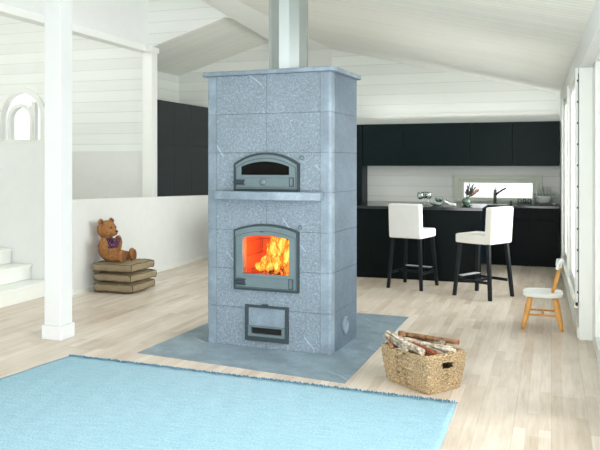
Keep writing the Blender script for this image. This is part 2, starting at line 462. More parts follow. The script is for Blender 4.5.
bm = B(); wallR(bm, 6.69, YB - .02, 0, .09, .02, -.015); S('baseboard_right', bm, m_ptrim)
S('trim_5', bx(.10, .16, YB - .03, YB, 0, 2.5), m_ptrim)
# deeper window bay nearer the camera: end pilaster and glazed wall
S('trim_6', bx(.222, .33, 6.62, 6.70, 0, HZ), m_paint, bev=.005)
bm = B(); box(bm, .33, .47, -1.0, 6.69, 0, .12); box(bm, .33, .47, -1, 6.69, HZ - .006, 2.62)
for y in (6.3, 4.6, 2.8, 1.0, -.9): box(bm, .33, .47, y - .06, y + .06, .12, HZ)
box(bm, .33, .47, 6.35, 6.69, .12, HZ)
S('wall_window_bay', bm, m_paint)
for i, (a, b) in enumerate(((4.66, 6.24), (2.86, 4.54), (1.06, 2.74), (-.84, .94))):
    wv = S('window_%d' % (i + 4), bx(.40, .406, a, b, .12, HZ), m_pane)
    bm = B(); box(bm, .37, .43, a, a + .05, .12, HZ); box(bm, .37, .43, b - .05, b, .12, HZ)
    box(bm, .37, .43, a + .05, b - .05, .12, .19); box(bm, .37, .43, a + .05, b - .05, HZ - .07, HZ)
    obj('window_frame', bm, m_paint, wv)
# dark seal with hinge beads on the first window
hs = thing('hinge_strip', 'thin dark vertical hinge strip dotted with black knuckles beside the tall white window', 'hinge', (.226, 6.715, 0))
obj('strip', bx(-.009, -0.002, -.006, .006, .3, 2.27), m_iron_dk, hs)
for k in range(11):
    bm = B(); cyl(bm, (-.008, 0, .38 + k * .182), (-.008, 0, .395 + k * .182), .010, seg=10); obj('hinge_knuckle', bm, m_black, hs)
# kitchen window
win = S('window_8', bx(WX0 + .06, WX1 - .06, YB + .06, YB + .066, WZ0 + .03, WZ1 - .04), m_pane)
ro = lambda a, b, c, d: [(a, c), (b, c), (b, d), (a, d)]
bm = B(); ring_xz(bm, ro(WX0, WX1, WZ0, WZ1), ro(WX0 + .055, WX1 - .055, WZ0 + .03, WZ1 - .045), YB - .01, YB + .09); obj('window_frame', bm, m_sash, win)
bm = B(); ring_xz(bm, ro(WX0 - .09, WX1 + .09, WZ0 - .03, WZ1 + .07), ro(WX0 - .02, WX1 + .02, WZ0, WZ1 + .005), YB - .04, YB + .02); obj('window_casing', bm, m_sash, win, bev=.004)

# ------------------------------------------------------------------ white post
PM = thing('post', 'square white post with a plinth standing free at the left', 'post', (-4.005, 5.255, 0))
obj('shaft', bx(-.082, .082, -.082, .082, .12, 5.1), m_post, PM, bev=.005)
obj('plinth', bx(-.097, .097, -.097, .097, 0, .12), m_post, PM, bev=.004)

# ------------------------------------------------------------------ hearth slab and rug
bm = B(); prism_xy(bm, [(-3.09, 5.03), (-1.325, 4.79), (-1.31, 7.06), (-3.0, 7.12)], 0, .004)
mark(obj('hearth_slab', bm, m_hearth, bev=.001),
     'flat grey-blue soapstone hearth slab on the floor under the fireplace', 'hearth')
rug = thing('rug', 'large pale blue woven rug with a dark blue fringe on its far edge', 'rug', (-2.05, 3.6, 0), math.radians(-3.0))
bm = B(); NX, NY = 90, 60
X0, X1, Y0r, Y1r = -1.53, 1.44, -1.6, 1.07
grid = [[bm.verts.new(((X0 + (X1 - X0) * i / NX) * (1 + .04 * (Y1r - Y0r) * (1 - j / NY)) + .002 * math.sin(j * .7), Y0r + (Y1r - Y0r) * j / NY, .012 + .0018 * math.sin(i * 1.3 + j * .6) + random.uniform(-.001, .001))) for j in range(NY + 1)] for i in range(NX + 1)]
for i in range(NX):
    for j in range(NY): bm.faces.new((grid[i][j], grid[i + 1][j], grid[i + 1][j + 1], grid[i][j + 1]))
edge = [grid[i][0] for i in range(NX + 1)] + [grid[NX][j] for j in range(1, NY + 1)] + [grid[i][NY] for i in range(NX - 1, -1, -1)] + [grid[0][j] for j in range(NY - 1, 0, -1)]
low = [bm.verts.new((v.co.x, v.co.y, 0.001)) for v in edge]
for i in range(len(edge)):
    j = (i + 1) % len(edge); bm.faces.new((edge[i], edge[j], low[j], low[i]))
bm.faces.new(low)
obj('woven_field', bm, m_rug, rug, smooth=True)
bm = B()
for k in range(520):
    x = X0 + (X1 - X0) * (k + random.random()) / 520; y = Y1r - .004
    dx = random.uniform(-.015, .015); L = random.uniform(.018, .05)
    tube(bm, [(x, y, .011), (x + dx * .5, y + L * .5, .013 + random.random() * .008), (x + dx, y + L, .004)], .003, 5, [.0022, .0036, .002])
fr = obj('fringe', bm, m_fringe, rug); fr['kind'] = 'stuff'

# ------------------------------------------------------------------ fireplace
FP = thing('fireplace', 'tall grey-blue soapstone masonry fireplace with a burning fire behind its arched door', 'fireplace', (-2.168, 5.478, .004), math.radians(-2.9))
HW, DP, TOP = .547, .665, 2.212
CO = TOP / 7
holes = [(-.225, .24, .50, .92), (-.225, .225, 1.385, 1.495), (-.165, .18, .06, .31)]
def sub(rects, h):
    out = []
    for (a, b, c, d) in rects:
        ha, hb, hc, hd = h
        if hb <= a or ha >= b or hd <= c or hc >= d: out.append((a, b, c, d)); continue
        if c < hc: out.append((a, b, c, hc))
        if hd < d: out.append((a, b, hd, d))
        m0, m1 = max(c, hc), min(d, hd)
        if a < ha: out.append((a, ha, m0, m1))
        if hb < b: out.append((hb, b, m0, m1))
    return out
bm = B(); G = .0013; BK = .09
for k in range(7):
    z0, z1 = k * CO + G, (k + 1) * CO - G
    cuts = [-HW + BK, -.005, HW - BK]
    for a, b in zip(cuts, cuts[1:]):
        rs = [(a + G, b - G, z0, z1)]
        for h in holes: rs = sub(rs, h)
        for (p, q, r, s_) in rs: box(bm, p, q, 0, .085, r, s_)
obj('front_panel', bm, m_soap, FP)
for s in (-1, 1):
    bm = B()
    for k in range(7):
        z0, z1 = k * CO + G, (k + 1) * CO - G
        r = .022; c = [(s * (HW - BK + G), 0)]
        for i in range(7):
            a = PI / 2 * i / 6; c.append((s * (HW - r + r * math.sin(a)), r - r * math.cos(a)))
        c += [(s * HW, BK - G), (s * (HW - BK + G), BK - G)]
        prism_xy(bm, c, z0, z1)
    obj('corner_pillar', bm, m_soap_smooth, FP)
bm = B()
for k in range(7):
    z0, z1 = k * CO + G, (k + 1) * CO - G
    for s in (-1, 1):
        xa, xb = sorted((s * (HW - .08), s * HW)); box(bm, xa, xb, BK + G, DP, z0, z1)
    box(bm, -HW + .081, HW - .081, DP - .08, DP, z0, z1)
obj('side_panel', bm, m_soap_shaded_side, FP)
bm = B()      # joint mortar just behind the faces, keeps the seams tight
for xa, xb, ya, yb in ((-HW + .012, -HW + .05, .05, DP - .01), (HW - .05, HW - .012, .05, DP - .01), (-HW + .02, -HW + BK + .01, .01, .05), (HW - BK - .01, HW - .02, .01, .05)):
    box(bm, xa, xb, ya, yb, 0.004, TOP - .004)
box(bm, -.012, .003, .004, .05, .33, .45); box(bm, -.012, .003, .004, .05, 1.05, 1.2); box(bm, -.012, .003, .004, .05, 1.6, TOP - .01)
obj('mortar_joint', bm, plain('grey_mortar', srgb(96, 108, 116), .9), FP)
def rr(x0, x1, y0, y1, r):
    p = []
    for cx, cy, a0 in ((x1 - r, y1 - r, 0), (x0 + r, y1 - r, 90), (x0 + r, y0 + r, 180), (x1 - r, y0 + r, 270)):
        for i in range(6):
            a = math.radians(a0 + 90 * i / 5); p.append((cx + r * math.cos(a), cy + r * math.sin(a)))
    return p
bm = B(); prism_xy(bm, rr(-HW - .042, HW + .042, -.042, DP + .03, .045), TOP, TOP + .036)
obj('top_slab', bm, m_soap_smooth, FP, bev=.007)
bm = B(); n = 24; pl = [(.482, 0)]
pl += [(.482, -.075)] + [(.482 - .925 * i / n, -.075 - .06 * math.sin(PI * i / n)) for i in range(1, n)] + [(-.443, -.075), (-.443, 0)]
prism_xy(bm, pl, 1.203, 1.268)
obj('shelf', bm, m_soap_smooth, FP, bev=.004)
# baking oven door
OD = obj('oven_door', B(), m_iron, FP); bpy.data.meshes.remove(OD.data)
def door_part(name, bm, m, parent, **k): return obj(name, bm, m, parent, **k)
bm = B()
ring_xz(bm, arch(-.288, .25, 1.29, 1.485, 1.568), arch(-.237, .186, 1.405, 1.470, 1.512), -.034, -.012)
OD = obj('oven_door', bm, m_iron, FP, bev=.003)
bm = B(); ring_xz(bm, arch(-.306, .268, 1.274, 1.493, 1.584), arch(-.292, .254, 1.287, 1.487, 1.572), -.03, 0)
obj('oven_door_frame', bm, m_iron_dk, FP)
bm = B(); ring_xz(bm, arch(-.283, .245, 1.30, 1.462, 1.540), arch(-.279, .241, 1.303, 1.460, 1.536), -.0365, -.033); obj('moulding', bm, m_iron_dk, OD)
bm = B(); box(bm, -.245, .20, -.040, -.034, 1.312, 1.385); obj('lower_panel', bm, m_iron, OD, bev=.003)
obj('glass_pane', bx(-.24, .19, -.022, -.017, 1.40, 1.515), m_smoke, OD)
bm = B(); box(bm, -.288, -.20, -.056, -.036, 1.322, 1.332); box(bm, -.288, -.20, -.056, -.036, 1.356, 1.366); cyl(bm, (-.29, -.058, 1.344), (-.205, -.058, 1.344), .011, seg=12)
obj('handle', bm, m_iron_dk, OD, smooth=False)
bm = B(); M = Matrix.Translation((-.037, -.04, 1.347)) @ Matrix.Rotation(PI / 2, 4, 'X')
lathe(bm, [(0, 0), (.026, 0), (.026, .008), (.02, .012), (.012, .014), (0, .014)], 24, M=M); obj('thermometer', bm, m_iron, OD, smooth=True)
bm = B(); ring_xz(bm, ro(.19, .228, 1.312, 1.385), ro(.196, .222, 1.318, 1.379), -.044, -.034); obj('air_slide', bm, m_iron_dk, OD)
obj('oven_liner', bx(-.26, .21, .085, .5, 1.36, 1.52), m_black, FP)
# firebox door
bm = B(); ring_xz(bm, arch(-.290, .248, .478, .938, .985), arch(-.22, .188, .597, .884, .908), -.036, -.012)
FD = obj('firebox_door', bm, m_iron, FP, bev=.003)
bm = B(); ring_xz(bm, arch(-.306, .264, .461, .947, 1.0), arch(-.293, .251, .475, .94, .988), -.03, 0); obj('firebox_door_frame', bm, m_iron_dk, FP)
bm = B(); ring_xz(bm, arch(-.284, .242, .484, .895, .945), arch(-.281, .239, .487, .893, .942), -.0385, -.035); obj('moulding', bm, m_iron_dk, FD)
obj('lower_panel', bx(-.255, .20, -.042, -.036, .49, .572), m_iron, FD, bev=.003)
bm = B(); box(bm, -.275, -.19, -.058, -.04, .505, .515); box(bm, -.275, -.19, -.058, -.04, .545, .555); cyl(bm, (-.277, -.06, .53), (-.195, -.06, .53), .011, seg=12)
obj('handle', bm, m_iron_dk, FD)
bm = B(); ring_xz(bm, ro(.186, .224, .492, .572), ro(.191, .219, .497, .567), -.046, -.036); obj('air_slide', bm, m_iron_dk, FD)
obj('latch', bx(-.06, -.035, -.046, -.036, .935, .944), m_iron_dk, FD)
bm = B(); prism_xz(bm, arch(-.225, .193, .592, .886, .912), -.024, -.019); obj('glass_pane', bm, m_fireglass, FD)
# ash door
bm = B(); ring_xz(bm, ro(-.207, .173, .036, .324), ro(-.178, .146, .075, .305), -.024, 0)
AD = obj('ash_door_frame', bm, m_iron_dk, FP, bev=.003)
obj('stone_panel', bx(-.178, .146, -.012, 0, .158, .305), m_soap_smooth, AD)
bm = B(); box(bm, -.178, .146, -.03, -.018, .148, .158); box(bm, -.178, -.15, -.024, 0, .075, .148); box(bm, .118, .146, -.024, 0, .075, .148); box(bm, -.178, .146, -.026, 0, .075, .096)
obj('drawer_rail', bm, m_iron, AD)
obj('drawer_slot', bx(-.15, .118, -.004, .004, .096, .148), m_black, AD)
obj('clip', bx(-.055, -.01, -.03, -.005, .322, .334), m_iron_dk, AD)
# round details
for nm, x, z, r, m in (('damper_knob', .284, 1.543, .018, m_iron), ('stopper', .268, .99, .017, m_iron)):
    bm = B(); M = Matrix.Translation((x, 0, z)) @ Matrix.Rotation(PI / 2, 4, 'X')
    lathe(bm, [(0, 0), (r, 0), (r, .012), (r * .75, .018), (r * .4, .014), (0, .018)], 20, M=M); obj(nm, bm, m, FP, smooth=True)
bm = B(); M = Matrix.Translation((HW, .345, .165)) @ Matrix.Rotation(PI / 2, 4, 'Y')
lathe(bm, [(0, 0), (.072, 0), (.072, .012), (.062, .016), (.058, .006), (0, .006)], 32, M=M); obj('cleaning_hatch', bm, m_soap_smooth, FP)
for _o in FP.children:
    if _o.name in ('oven_door', 'oven_door_frame', 'oven_liner', 'firebox_door', 'firebox_door_frame', 'ash_door_frame', 'damper_knob', 'stopper'): _o.location.x += .02; _o.location.z += .022 if _o.name.startswith('ash') else (.005 if 'fire' in _o.name else -.004)
# firebox interior: brick lining, logs, flames, light of the fire
def brick_mat():
    t = NT('fire_brick'); v = t.coords()
    mp = t.add('ShaderNodeMapping'); mp.inputs['Rotation'].default_value = (PI / 2, 0, 0); t.link(t.add('ShaderNodeTexCoord').outputs['Object'], mp.inputs[0])
    br = t.add('ShaderNodeTexBrick'); t.link(mp.outputs[0], br.inputs[0])
    br.inputs['Scale'].default_value = 1; br.inputs['Brick Width'].default_value = .26; br.inputs['Row Height'].default_value = .12; br.inputs['Mortar Size'].default_value = .003
    br.inputs['Color1'].default_value = srgb(196, 104, 40); br.inputs['Color2'].default_value = srgb(166, 84, 30); br.inputs['Mortar'].default_value = srgb(60, 34, 24)
    t.base(br.outputs[0], .9); return t.m
bm = B(); X0f, X1f, Y0f, Y1f, Z0f, Z1f = -.27, .235, .09, .42, .56, .97
box(bm, X0f - .02, X0f, Y0f, Y1f, Z0f, Z1f); box(bm, X1f, X1f + .02, Y0f, Y1f, Z0f, Z1f); box(bm, X0f, X1f, Y1f, Y1f + .02, Z0f, Z1f)
box(bm, X0f - .02, X1f + .02, Y0f, Y1f + .02, Z0f - .02, Z0f); box(bm, X0f - .02, X1f + .02, Y0f, Y1f + .02, Z1f, Z1f + .02)
obj('firebox_lining', bm, brick_mat(), FP, loc=(.025, 0, 0))
FPM = Matrix.Translation((-2.168, 5.478, .004)) @ Matrix.Rotation(math.radians(-2.9), 4, 'Z')
def char_mat():
    t = NT('glowing_charred_wood'); v = t.coords(); n = t.noise(v, 34, 4, .7)
    t.base(t.ramp(n, [(.4, srgb(30, 16, 10)), (.6, srgb(120, 50, 20))]), .9)
    f = t.ramp(n, [(.52, (0, 0, 0, 1)), (.64, (1, .16, .01, 1))])
    t.link(f, t.b.inputs['Emission Color']); t.b.inputs['Emission Strength'].default_value = 2.2; return t.m
m_char = char_mat()
def jitter_log(bm, p0, p1, r, seg=9, n=6, jag=.16):
    p0, p1 = Vector(p0), Vector(p1); pts = []; rad = []
    for i in range(n + 1):
        t = i / n; pts.append(p0.lerp(p1, t) + Vector((random.uniform(-1, 1), random.uniform(-1, 1), random.uniform(-1, 1))) * r * .12)
        rad.append(r * random.uniform(1 - jag, 1 + jag))
    tube(bm, pts, r, seg, rad)
for i, (a, b, r, lb) in enumerate((
        ((-.12, .2, .592), (.2, .17, .595), .03, 'charred glowing log lying front right on the firebox floor'),
        ((-.2, .28, .592), (.1, .33, .595), .03, 'charred glowing log lying at the back of the firebox floor'),
        ((.02, .14, .65), (.17, .34, .652), .027, 'charred glowing log leaning on top across the two lower burning logs'))):
    bm = B(); jitter_log(bm, FPM @ (Vector(a) + Vector((.025, 0, 0))), FPM @ (Vector(b) + Vector((.025, 0, 0))), r)
    mark(obj('burning_log', bm, m_char, smooth=True), lb, 'log', 'burning logs in the firebox')
def flame_mat():
    t = NT('flame'); t.n.remove(t.b)
    v = t.coords(False, (1, 1, .5)); n = t.noise(v, 17, 5, .7)
    tc = t.add('ShaderNodeSeparateXYZ'); t.link(t.add('ShaderNodeTexCoord').outputs['Object'], tc.inputs[0])
    h = t.math('DIVIDE', t.math('SUBTRACT', tc.outputs[2], .6), .33)
    lw = t.add('ShaderNodeLayerWeight'); lw.inputs[0].default_value = .35
    heat = t.math('SUBTRACT', t.math('MULTIPLY_ADD', n, 3.0, -.72), t.math('MULTIPLY', lw.outputs['Facing'], .6))
    heat = t.math('SUBTRACT', heat, t.math('MULTIPLY', h, .12))
    col = t.ramp(heat, [(.08, (.5, .015, .0, 1)), (.28, (1, .07, .002, 1)), (.52, (1, .30, .008, 1)), (.9, (1, .72, .12, 1))])
    st_ = t.add('ShaderNodeEmission'); t.link(col, st_.inputs[0])
    t.link(t.math('MULTIPLY_ADD', t.math('MAXIMUM', heat, 0.0), .8, .22), st_.inputs[1])
    tr = t.add('ShaderNodeBsdfTransparent'); mx = t.add('ShaderNodeMixShader')
    al = t.math('MULTIPLY', t.math('SUBTRACT', heat, .12), 2.6); al = t.math('MINIMUM', t.math('MAXIMUM', al, 0.0), 1.0)
    t.link(al, mx.inputs[0]); t.link(tr.outputs[0], mx.inputs[1]); t.link(st_.outputs[0], mx.inputs[2])
    t.link(mx.outputs[0], t.out.inputs[0]); return t.m
bm = B()
for (x, y, z0, hgt, r, ph) in ((-.05, .2, .60, .33, .07, 0), (-.1, .3, .60, .30, .06, 2.3), (.12, .33, .60, .34, .07, .3), (.03, .22, .60, .35, .075, 1.3), (.09, .17, .61, .25, .045, 2.2), (.14, .25, .61, .30, .045, 3.1),
                            (-.02, .26, .6, .34, .06, 4.0), (-.11, .24, .6, .22, .055, 5.2), (-.15, .27, .6, .12, .055, 1.2), (-.17, .2, .6, .07, .05, 2.2), (-.08, .36, .6, .34, .06, 5), (.0, .14, .6, .17, .05, .7), (.17, .16, .6, .16, .04, 1.9), (.06, .3, .6, .35, .05, 2.7), (-.07, .16, .6, .12, .04, 3.6), (.1, .13, .59, .10, .04, 1.0)):
    N = 16; rings = []
    for k in range(N + 1):
        t = k / N; rad = r * (math.sin(PI * min(1, t * 1.0 + .12)) ** .8) * (1 - t * .35) + .0015
        if k == N: rad = .0015
        cx = x + .02 * math.sin(ph + t * 6) * t; cy = y + .012 * math.cos(ph * 2 + t * 5) * t
        rings.append([bm.verts.new((cx + rad * (1 + .22 * math.sin(3 * a + ph + t * 5)) * math.cos(a), cy + .6 * rad * math.sin(a), z0 + hgt * t + .015 * math.sin(2 * a + ph))) for a in [2 * PI * i / 14 for i in range(14)]])
    for p, q in zip(rings, rings[1:]):
        for i in range(14):
            j = (i + 1) % 14; bm.faces.new((p[i], p[j], q[j], q[i]))
fl = obj('flames', bm, flame_mat(), smooth=True); fl.location = (-2.143, 5.478, .004); fl.rotation_euler = (0, 0, math.radians(-2.9))
mark(fl, 'bright orange and yellow flames burning behind the arched glass door', 'fire', kind='stuff')
l = bpy.data.lights.new('fire_light', 'POINT'); l.energy = 4.5; l.color = (1, .13, .015); l.shadow_soft_size = .05
lo_ = bpy.data.objects.new('fire_light', l); lo_.location = FPM @ Vector((-.06, .13, .78)); COL.objects.link(lo_)
# flue pipe
fp = thing('flue_pipe', 'shiny round stainless steel flue pipe rising from the top of the fireplace', 'pipe', tuple(FPM @ Vector((.045, .34, 2.25))))
bm = B(); lathe(bm, [(.167, .0), (.167, .73)], 12); obj('pipe_wall', bm, m_steel, fp)
fp.rotation_euler[2] = math.radians(-8)
bm = B(); lathe(bm, [(.167, .0), (.172, .0), (.172, .012), (.167, .014)], 12); obj('base_collar', bm, m_steel, fp, smooth=True)

# ------------------------------------------------------------------ kitchen
def cab(name, label, cat, x0, x1, y0, y1, z0, z1, mat_, doors, front='-y', group=None, drawers=()):
    c = thing(name, label, cat, (x0, y0, z0), 0, group)
    W, D, Hh = x1 - x0, y1 - y0, z1 - z0
    if front == '-y':
        obj('body', bx(0.001, W - .001, .02, D, 0, Hh), mat_, c)
        for (a, b, p, q) in doors: obj('door', bx(a * W + .002, b * W - .002, 0, .019, p * Hh + .002, q * Hh - .002), mat_, c, bev=.0015)
        for (a, b, p, q) in drawers: obj('drawer', bx(a * W + .002, b * W - .002, 0, .019, p * Hh + .002, q * Hh - .002), mat_, c, bev=.0015)
    else:
        obj('body', bx(0, W - .02, 0.001, D - .001, 0, Hh), mat_, c)
        for (a, b, p, q) in doors: obj('door', bx(W - .019, W, a * D + .002, b * D - .002, p * Hh + .002, q * Hh - .002), mat_, c, bev=.0015)
    return c
full = [(0, 1, 0, 1)]
xs = [-2.85, -2.19, -1.16, -.55, .11]
lab = ['leftmost of the dark green-black wall cabinets above the worktop, above the wine glasses',
       'dark green-black wall cabinet above the left end of the kitchen window',
       'dark green-black wall cabinet above the tap and middle of the kitchen window',
       'rightmost of the dark green-black wall cabinets, above the dish rack']
for i in range(4):
    cab('wall_cabinet', lab[i], 'cabinet', xs[i], xs[i + 1], 11.33, YB - .001, 1.455, 2.115, m_cab, full, group='wall cabinets over the kitchen worktop')
cab('tall_cabinet', 'tall dark cabinet standing behind the right edge of the fireplace', 'cabinet', -3.6, -2.855, 11.33, YB - .001, 0, 2.115, m_cab, [(0, 1, 0, .6), (0, 1, .6, 1)])
ys = [9.88, 10.38, 10.98, 11.69]
lab = ['tall glossy dark cabinet nearest the white column, behind the low wall', 'middle one of the tall glossy dark cabinets left of the fireplace', 'tall glossy dark cabinet just left of the fireplace']
for i in range(3):
    cab('tall_cabinet', lab[i], 'cabinet', -6.325, -5.7, ys[i], ys[i + 1], 0, 2.475, m_cab_gl, [(0, 1, 0, .72), (0, 1, .72, 1)], front='+x', group='tall cabinets on the left kitchen wall')
bxs = [-2.85, -2.1, -1.5, -.88, -.3, .11]
lab = ['low dark cabinet under the back worktop, next to the tall cabinet', 'low dark cabinet under the back worktop, left of the sink', 'low dark cabinet under the sink at the kitchen window',
       'low dark cabinet under the back worktop, just past the end of the island', 'low dark cabinet under the dish rack in the right corner']
for i in range(5):
    cab('base_cabinet', lab[i], 'cabinet', bxs[i], bxs[i + 1], 11.1, YB - .001, 0, .845, m_cab_dk, [(0, 1, .1, .8)], drawers=[(0, 1, .8, 1)], group='base cabinets under the back worktop')
mark(obj('back_worktop', bx(-2.85, .112, 11.07, YB - .001, .845, .88), m_top, bev=.003), 'long dark stone worktop running under the kitchen window', 'worktop')
isl = thing('kitchen_island', 'long black kitchen island with plain panels behind the bar stools', 'island', (-.83, 9.34, 0))
obj('body', bx(-2.77, -.02, .02, .88, 0, .9), m_cab_dk, isl)
for a, b in ((-2.78, -2.1), (-2.1, -1.4), (-1.4, -.7), (-.7, 0)): obj('panel', bx(a + .001, b - .001, 0, .019, 0, .9), m_cab_dk, isl, bev=.001)
obj('end_panel', bx(-.019, 0, .02, .9, 0, .9), m_cab_gl, isl, bev=.001)
mark(obj('island_worktop', bx(-3.62, -.81, 9.31, 10.25, .901, .94), m_top, bev=.003), 'glossy dark worktop on the kitchen island behind the bar stools', 'worktop')

# ------------------------------------------------------------------ bar stools
def stool(label, fab, loc, rz):
    t = thing('bar_stool', label, 'bar stool', loc, rz, 'white covered bar stools at the island')
    obj('seat', bx(-.205, .205, -.19, .235, .600, .705), fab, t, bev=.022, seg=3)
    bm = B(); vs = box(bm, -.205, .205, -.245, -.15, .605, 1.015)
    for v in vs:
        if v.co.z > .9: v.co.y -= .025
    obj('backrest', bm, fab, t, bev=.02, seg=3)
    for sx in (-1, 1):
        for sy in (-1, 1):
            bm = B(); vs = box(bm, -.02, .02, -.02, .02, 0, .602)
            for v in vs:
                k = 1 - v.co.z / .602
                v.co.x = v.co.x * (1 - .12 * k) + sx * (.172 + .042 * k); v.co.y = v.co.y * (1 - .12 * k) + sy * (.185 + .05 * k) + (-.005 if sy < 0 else 0)
            obj('leg', bm, m_leg, t, bev=.002)
    for sx in (-1, 1): obj('stretcher', bx(sx * .188 - .01, sx * .188 + .01, -.19, .19, .17, .2), m_leg, t)
    obj('stretcher', bx(-.17, .17, -.018, .006, .172, .198), m_leg, t)
    fr_ = obj('footrest', bx(-.178, .178, .185, .215, .2, .225), m_leg, t)
    obj('metal_plate', bx(-.165, .165, .15, .222, .225, .23), m_alu, fr_)
    return t
stool('white covered bar stool seen from behind, left one of the two at the island', m_fab, (-1.59, 8.83, 0), math.radians(-14))
stool('white covered bar stool turned sideways, right one of the two at the island', m_fab2, (-.73, 8.47, 0), math.radians(60))

# ------------------------------------------------------------------ child's chair
ch = thing('childs_chair', "small child's chair with white seat and honey coloured wooden legs by the window wall", 'chair', (-.075, 7.03, 0), 0)
bm = B(); n = 40; pl = []
for i in range(n):
    a = 2 * PI * i / n; cx, sy = math.cos(a), math.sin(a)
    e = .75
    pl.append((.175 * math.copysign(abs(cx) ** e, cx), .165 * math.copysign(abs(sy) ** e, sy)))
prism_xy(bm, pl, .292, .332); obj('seat', bm, m_wpaint, ch, bev=.01, seg=3)
legs = {}
for sx in (-1, 1):
    for sy in (-1, 1):
        top = Vector((sx * .10, sy * .10, .295)); bot = Vector((sx * .165 - (.005 if sx < 0 else 0), sy * .14, 0)); legs[sx, sy] = (top, bot)
        bm = B(); P = [top.lerp(bot, k / 8) for k in range(9)]
        tube(bm, P, .02, 12, [.018, .022, .0255, .027, .026, .0235, .021, .018, .0145]); obj('leg', bm, m_birch, ch, smooth=True)
for sy in (-1, 1):
    a = legs[-1, sy]; b = legs[1, sy]; p = a[0].lerp(a[1], .55); q = b[0].lerp(b[1], .55)
    bm = B(); tube(bm, [p, p.lerp(q, .5), q], .01, 10, [.007, .011, .007]); obj('stretcher', bm, m_birch, ch, smooth=True)
bm = B(); tube(bm, [(-.0, -.125, .135), (0, 0, .135), (0, .125, .135)], .01, 10, [.007, .011, .007]); obj('stretcher', bm, m_birch, ch, smooth=True)
for k in range(4):
    y = -.09 + .06 * k
    bm = B(); tube(bm, [(.085, y * .9, .325), (.118, y * 1.05, .44), (.152, y * 1.2, .56)], .01, 10, [.012, .0155, .010]); obj('spindle', bm, m_birch, ch, smooth=True)
bm = B(); rows = []
for i in range(13):
    t = -1 + 2 * i / 12; y = t * .155; x = .150 - .03 * t * t
    h0, h1 = .55, .622 - .012 * t * t
    rows.append([bm.verts.new(p) for p in ((x - .012, y, h0), (x + .014, y, h0), (x + .026, y, h1), (x - .002, y, h1 + .004))])
for a, b in zip(rows, rows[1:]):
    for i in range(4):
        j = (i + 1) % 4; bm.faces.new((a[i], a[j], b[j], b[i]))
bm.faces.new(rows[0]); bm.faces.new(rows[-1])
obj('backrest', bm, m_wpaint, ch, bev=.006, seg=3)

# ------------------------------------------------------------------ floor cushions and teddy bear
def cushion(z, h, loc, rz, label, W=.5, D=.5):
    t = thing('floor_cushion', label, 'cushion', (loc[0], loc[1], z), rz, 'stack of hemp floor cushions')
    bm = B(); bmesh.ops.create_cube(bm, size=1); bmesh.ops.subdivide_edges(bm, edges=bm.edges[:], cuts=9, use_grid_fill=True)
    for v in bm.verts:
        x, y, zz = v.co; ex = 1 - (2 * abs(x)) ** 4; ey = 1 - (2 * abs(y)) ** 4
        puff = .5 + .5 * (ex * ey)
        v.co.z = (zz * (h * .70) + (h * .34) * (zz) * (ex * ey) ** .7) + h / 2
        side_ = 1 - (2 * abs(zz)) ** 2
        v.co.x = x * W * (1 + .06 * side_) + random.uniform(-.003, .003) + .006 * math.sin(y * 25 + z * 90); v.co.y = y * D * (1 + .06 * side_) + random.uniform(-.003, .003) + .007 * math.sin(x * 21 + z * 60 + zz * 3)
        if abs(zz) > .45: v.co.z += .005 * math.sin(x * 19 + z * 40) * math.cos(y * 17)
        v.co.z = max(v.co.z, 0.0)
    o = obj('cover', bm, m_hemp, t, smooth=True)
    md = o.modifiers.new('s', 'SUBSURF'); md.levels = 1; md.render_levels = 1
    for zz in (h * .17, h * .83):
        bm = B(); r = .005; a, b = W / 2 + .002, D / 2 + .002
        p = [(a, b), (-a, b), (-a, -b), (a, -b)]; pts = []
        for i in range(4):
            q, s = Vector(p[i]), Vector(p[(i + 1) % 4])
            for k in range(8): u = q.lerp(s, k / 8); pts.append((u.x, u.y, zz + .006 * math.sin(k * 1.3 + i * 2 + z * 50)))
        pts.append(pts[0]); tube(bm, pts, r, 6); obj('piping', bm, m_seam, t, smooth=True)
    for sy in (-1, 1):
        bm = B(); tube(bm, [(W / 2 + .004, sy * (D / 2 + .003), h * .17), (W / 2 + .009, sy * (D / 2 + .008), h * .5), (W / 2 + .004, sy * (D / 2 + .003), h * .83)], .005, 6)
        obj('corner_piping', bm, m_seam, t, smooth=True)
    return t
CX, CY = -4.775, 7.49
cushion(0.0, .118, (CX, CY), math.radians(2), 'beige hemp floor cushion at the bottom of the stack under the teddy bear')
cushion(.119, .114, (CX + .008, CY + .01), math.radians(-4), 'beige hemp floor cushion in the middle of the stack under the teddy bear')
cushion(.234, .118, (CX - .01, CY), math.radians(1), 'beige hemp floor cushion on top of the stack, carrying the teddy bear')

tb = thing('teddy_bear', 'brown plush teddy bear in a purple checked vest sitting on the stacked cushions', 'teddy bear', (-4.925, 7.42, .352), math.radians(-3))
tb.scale = (1.11, 1.11, 1.11)
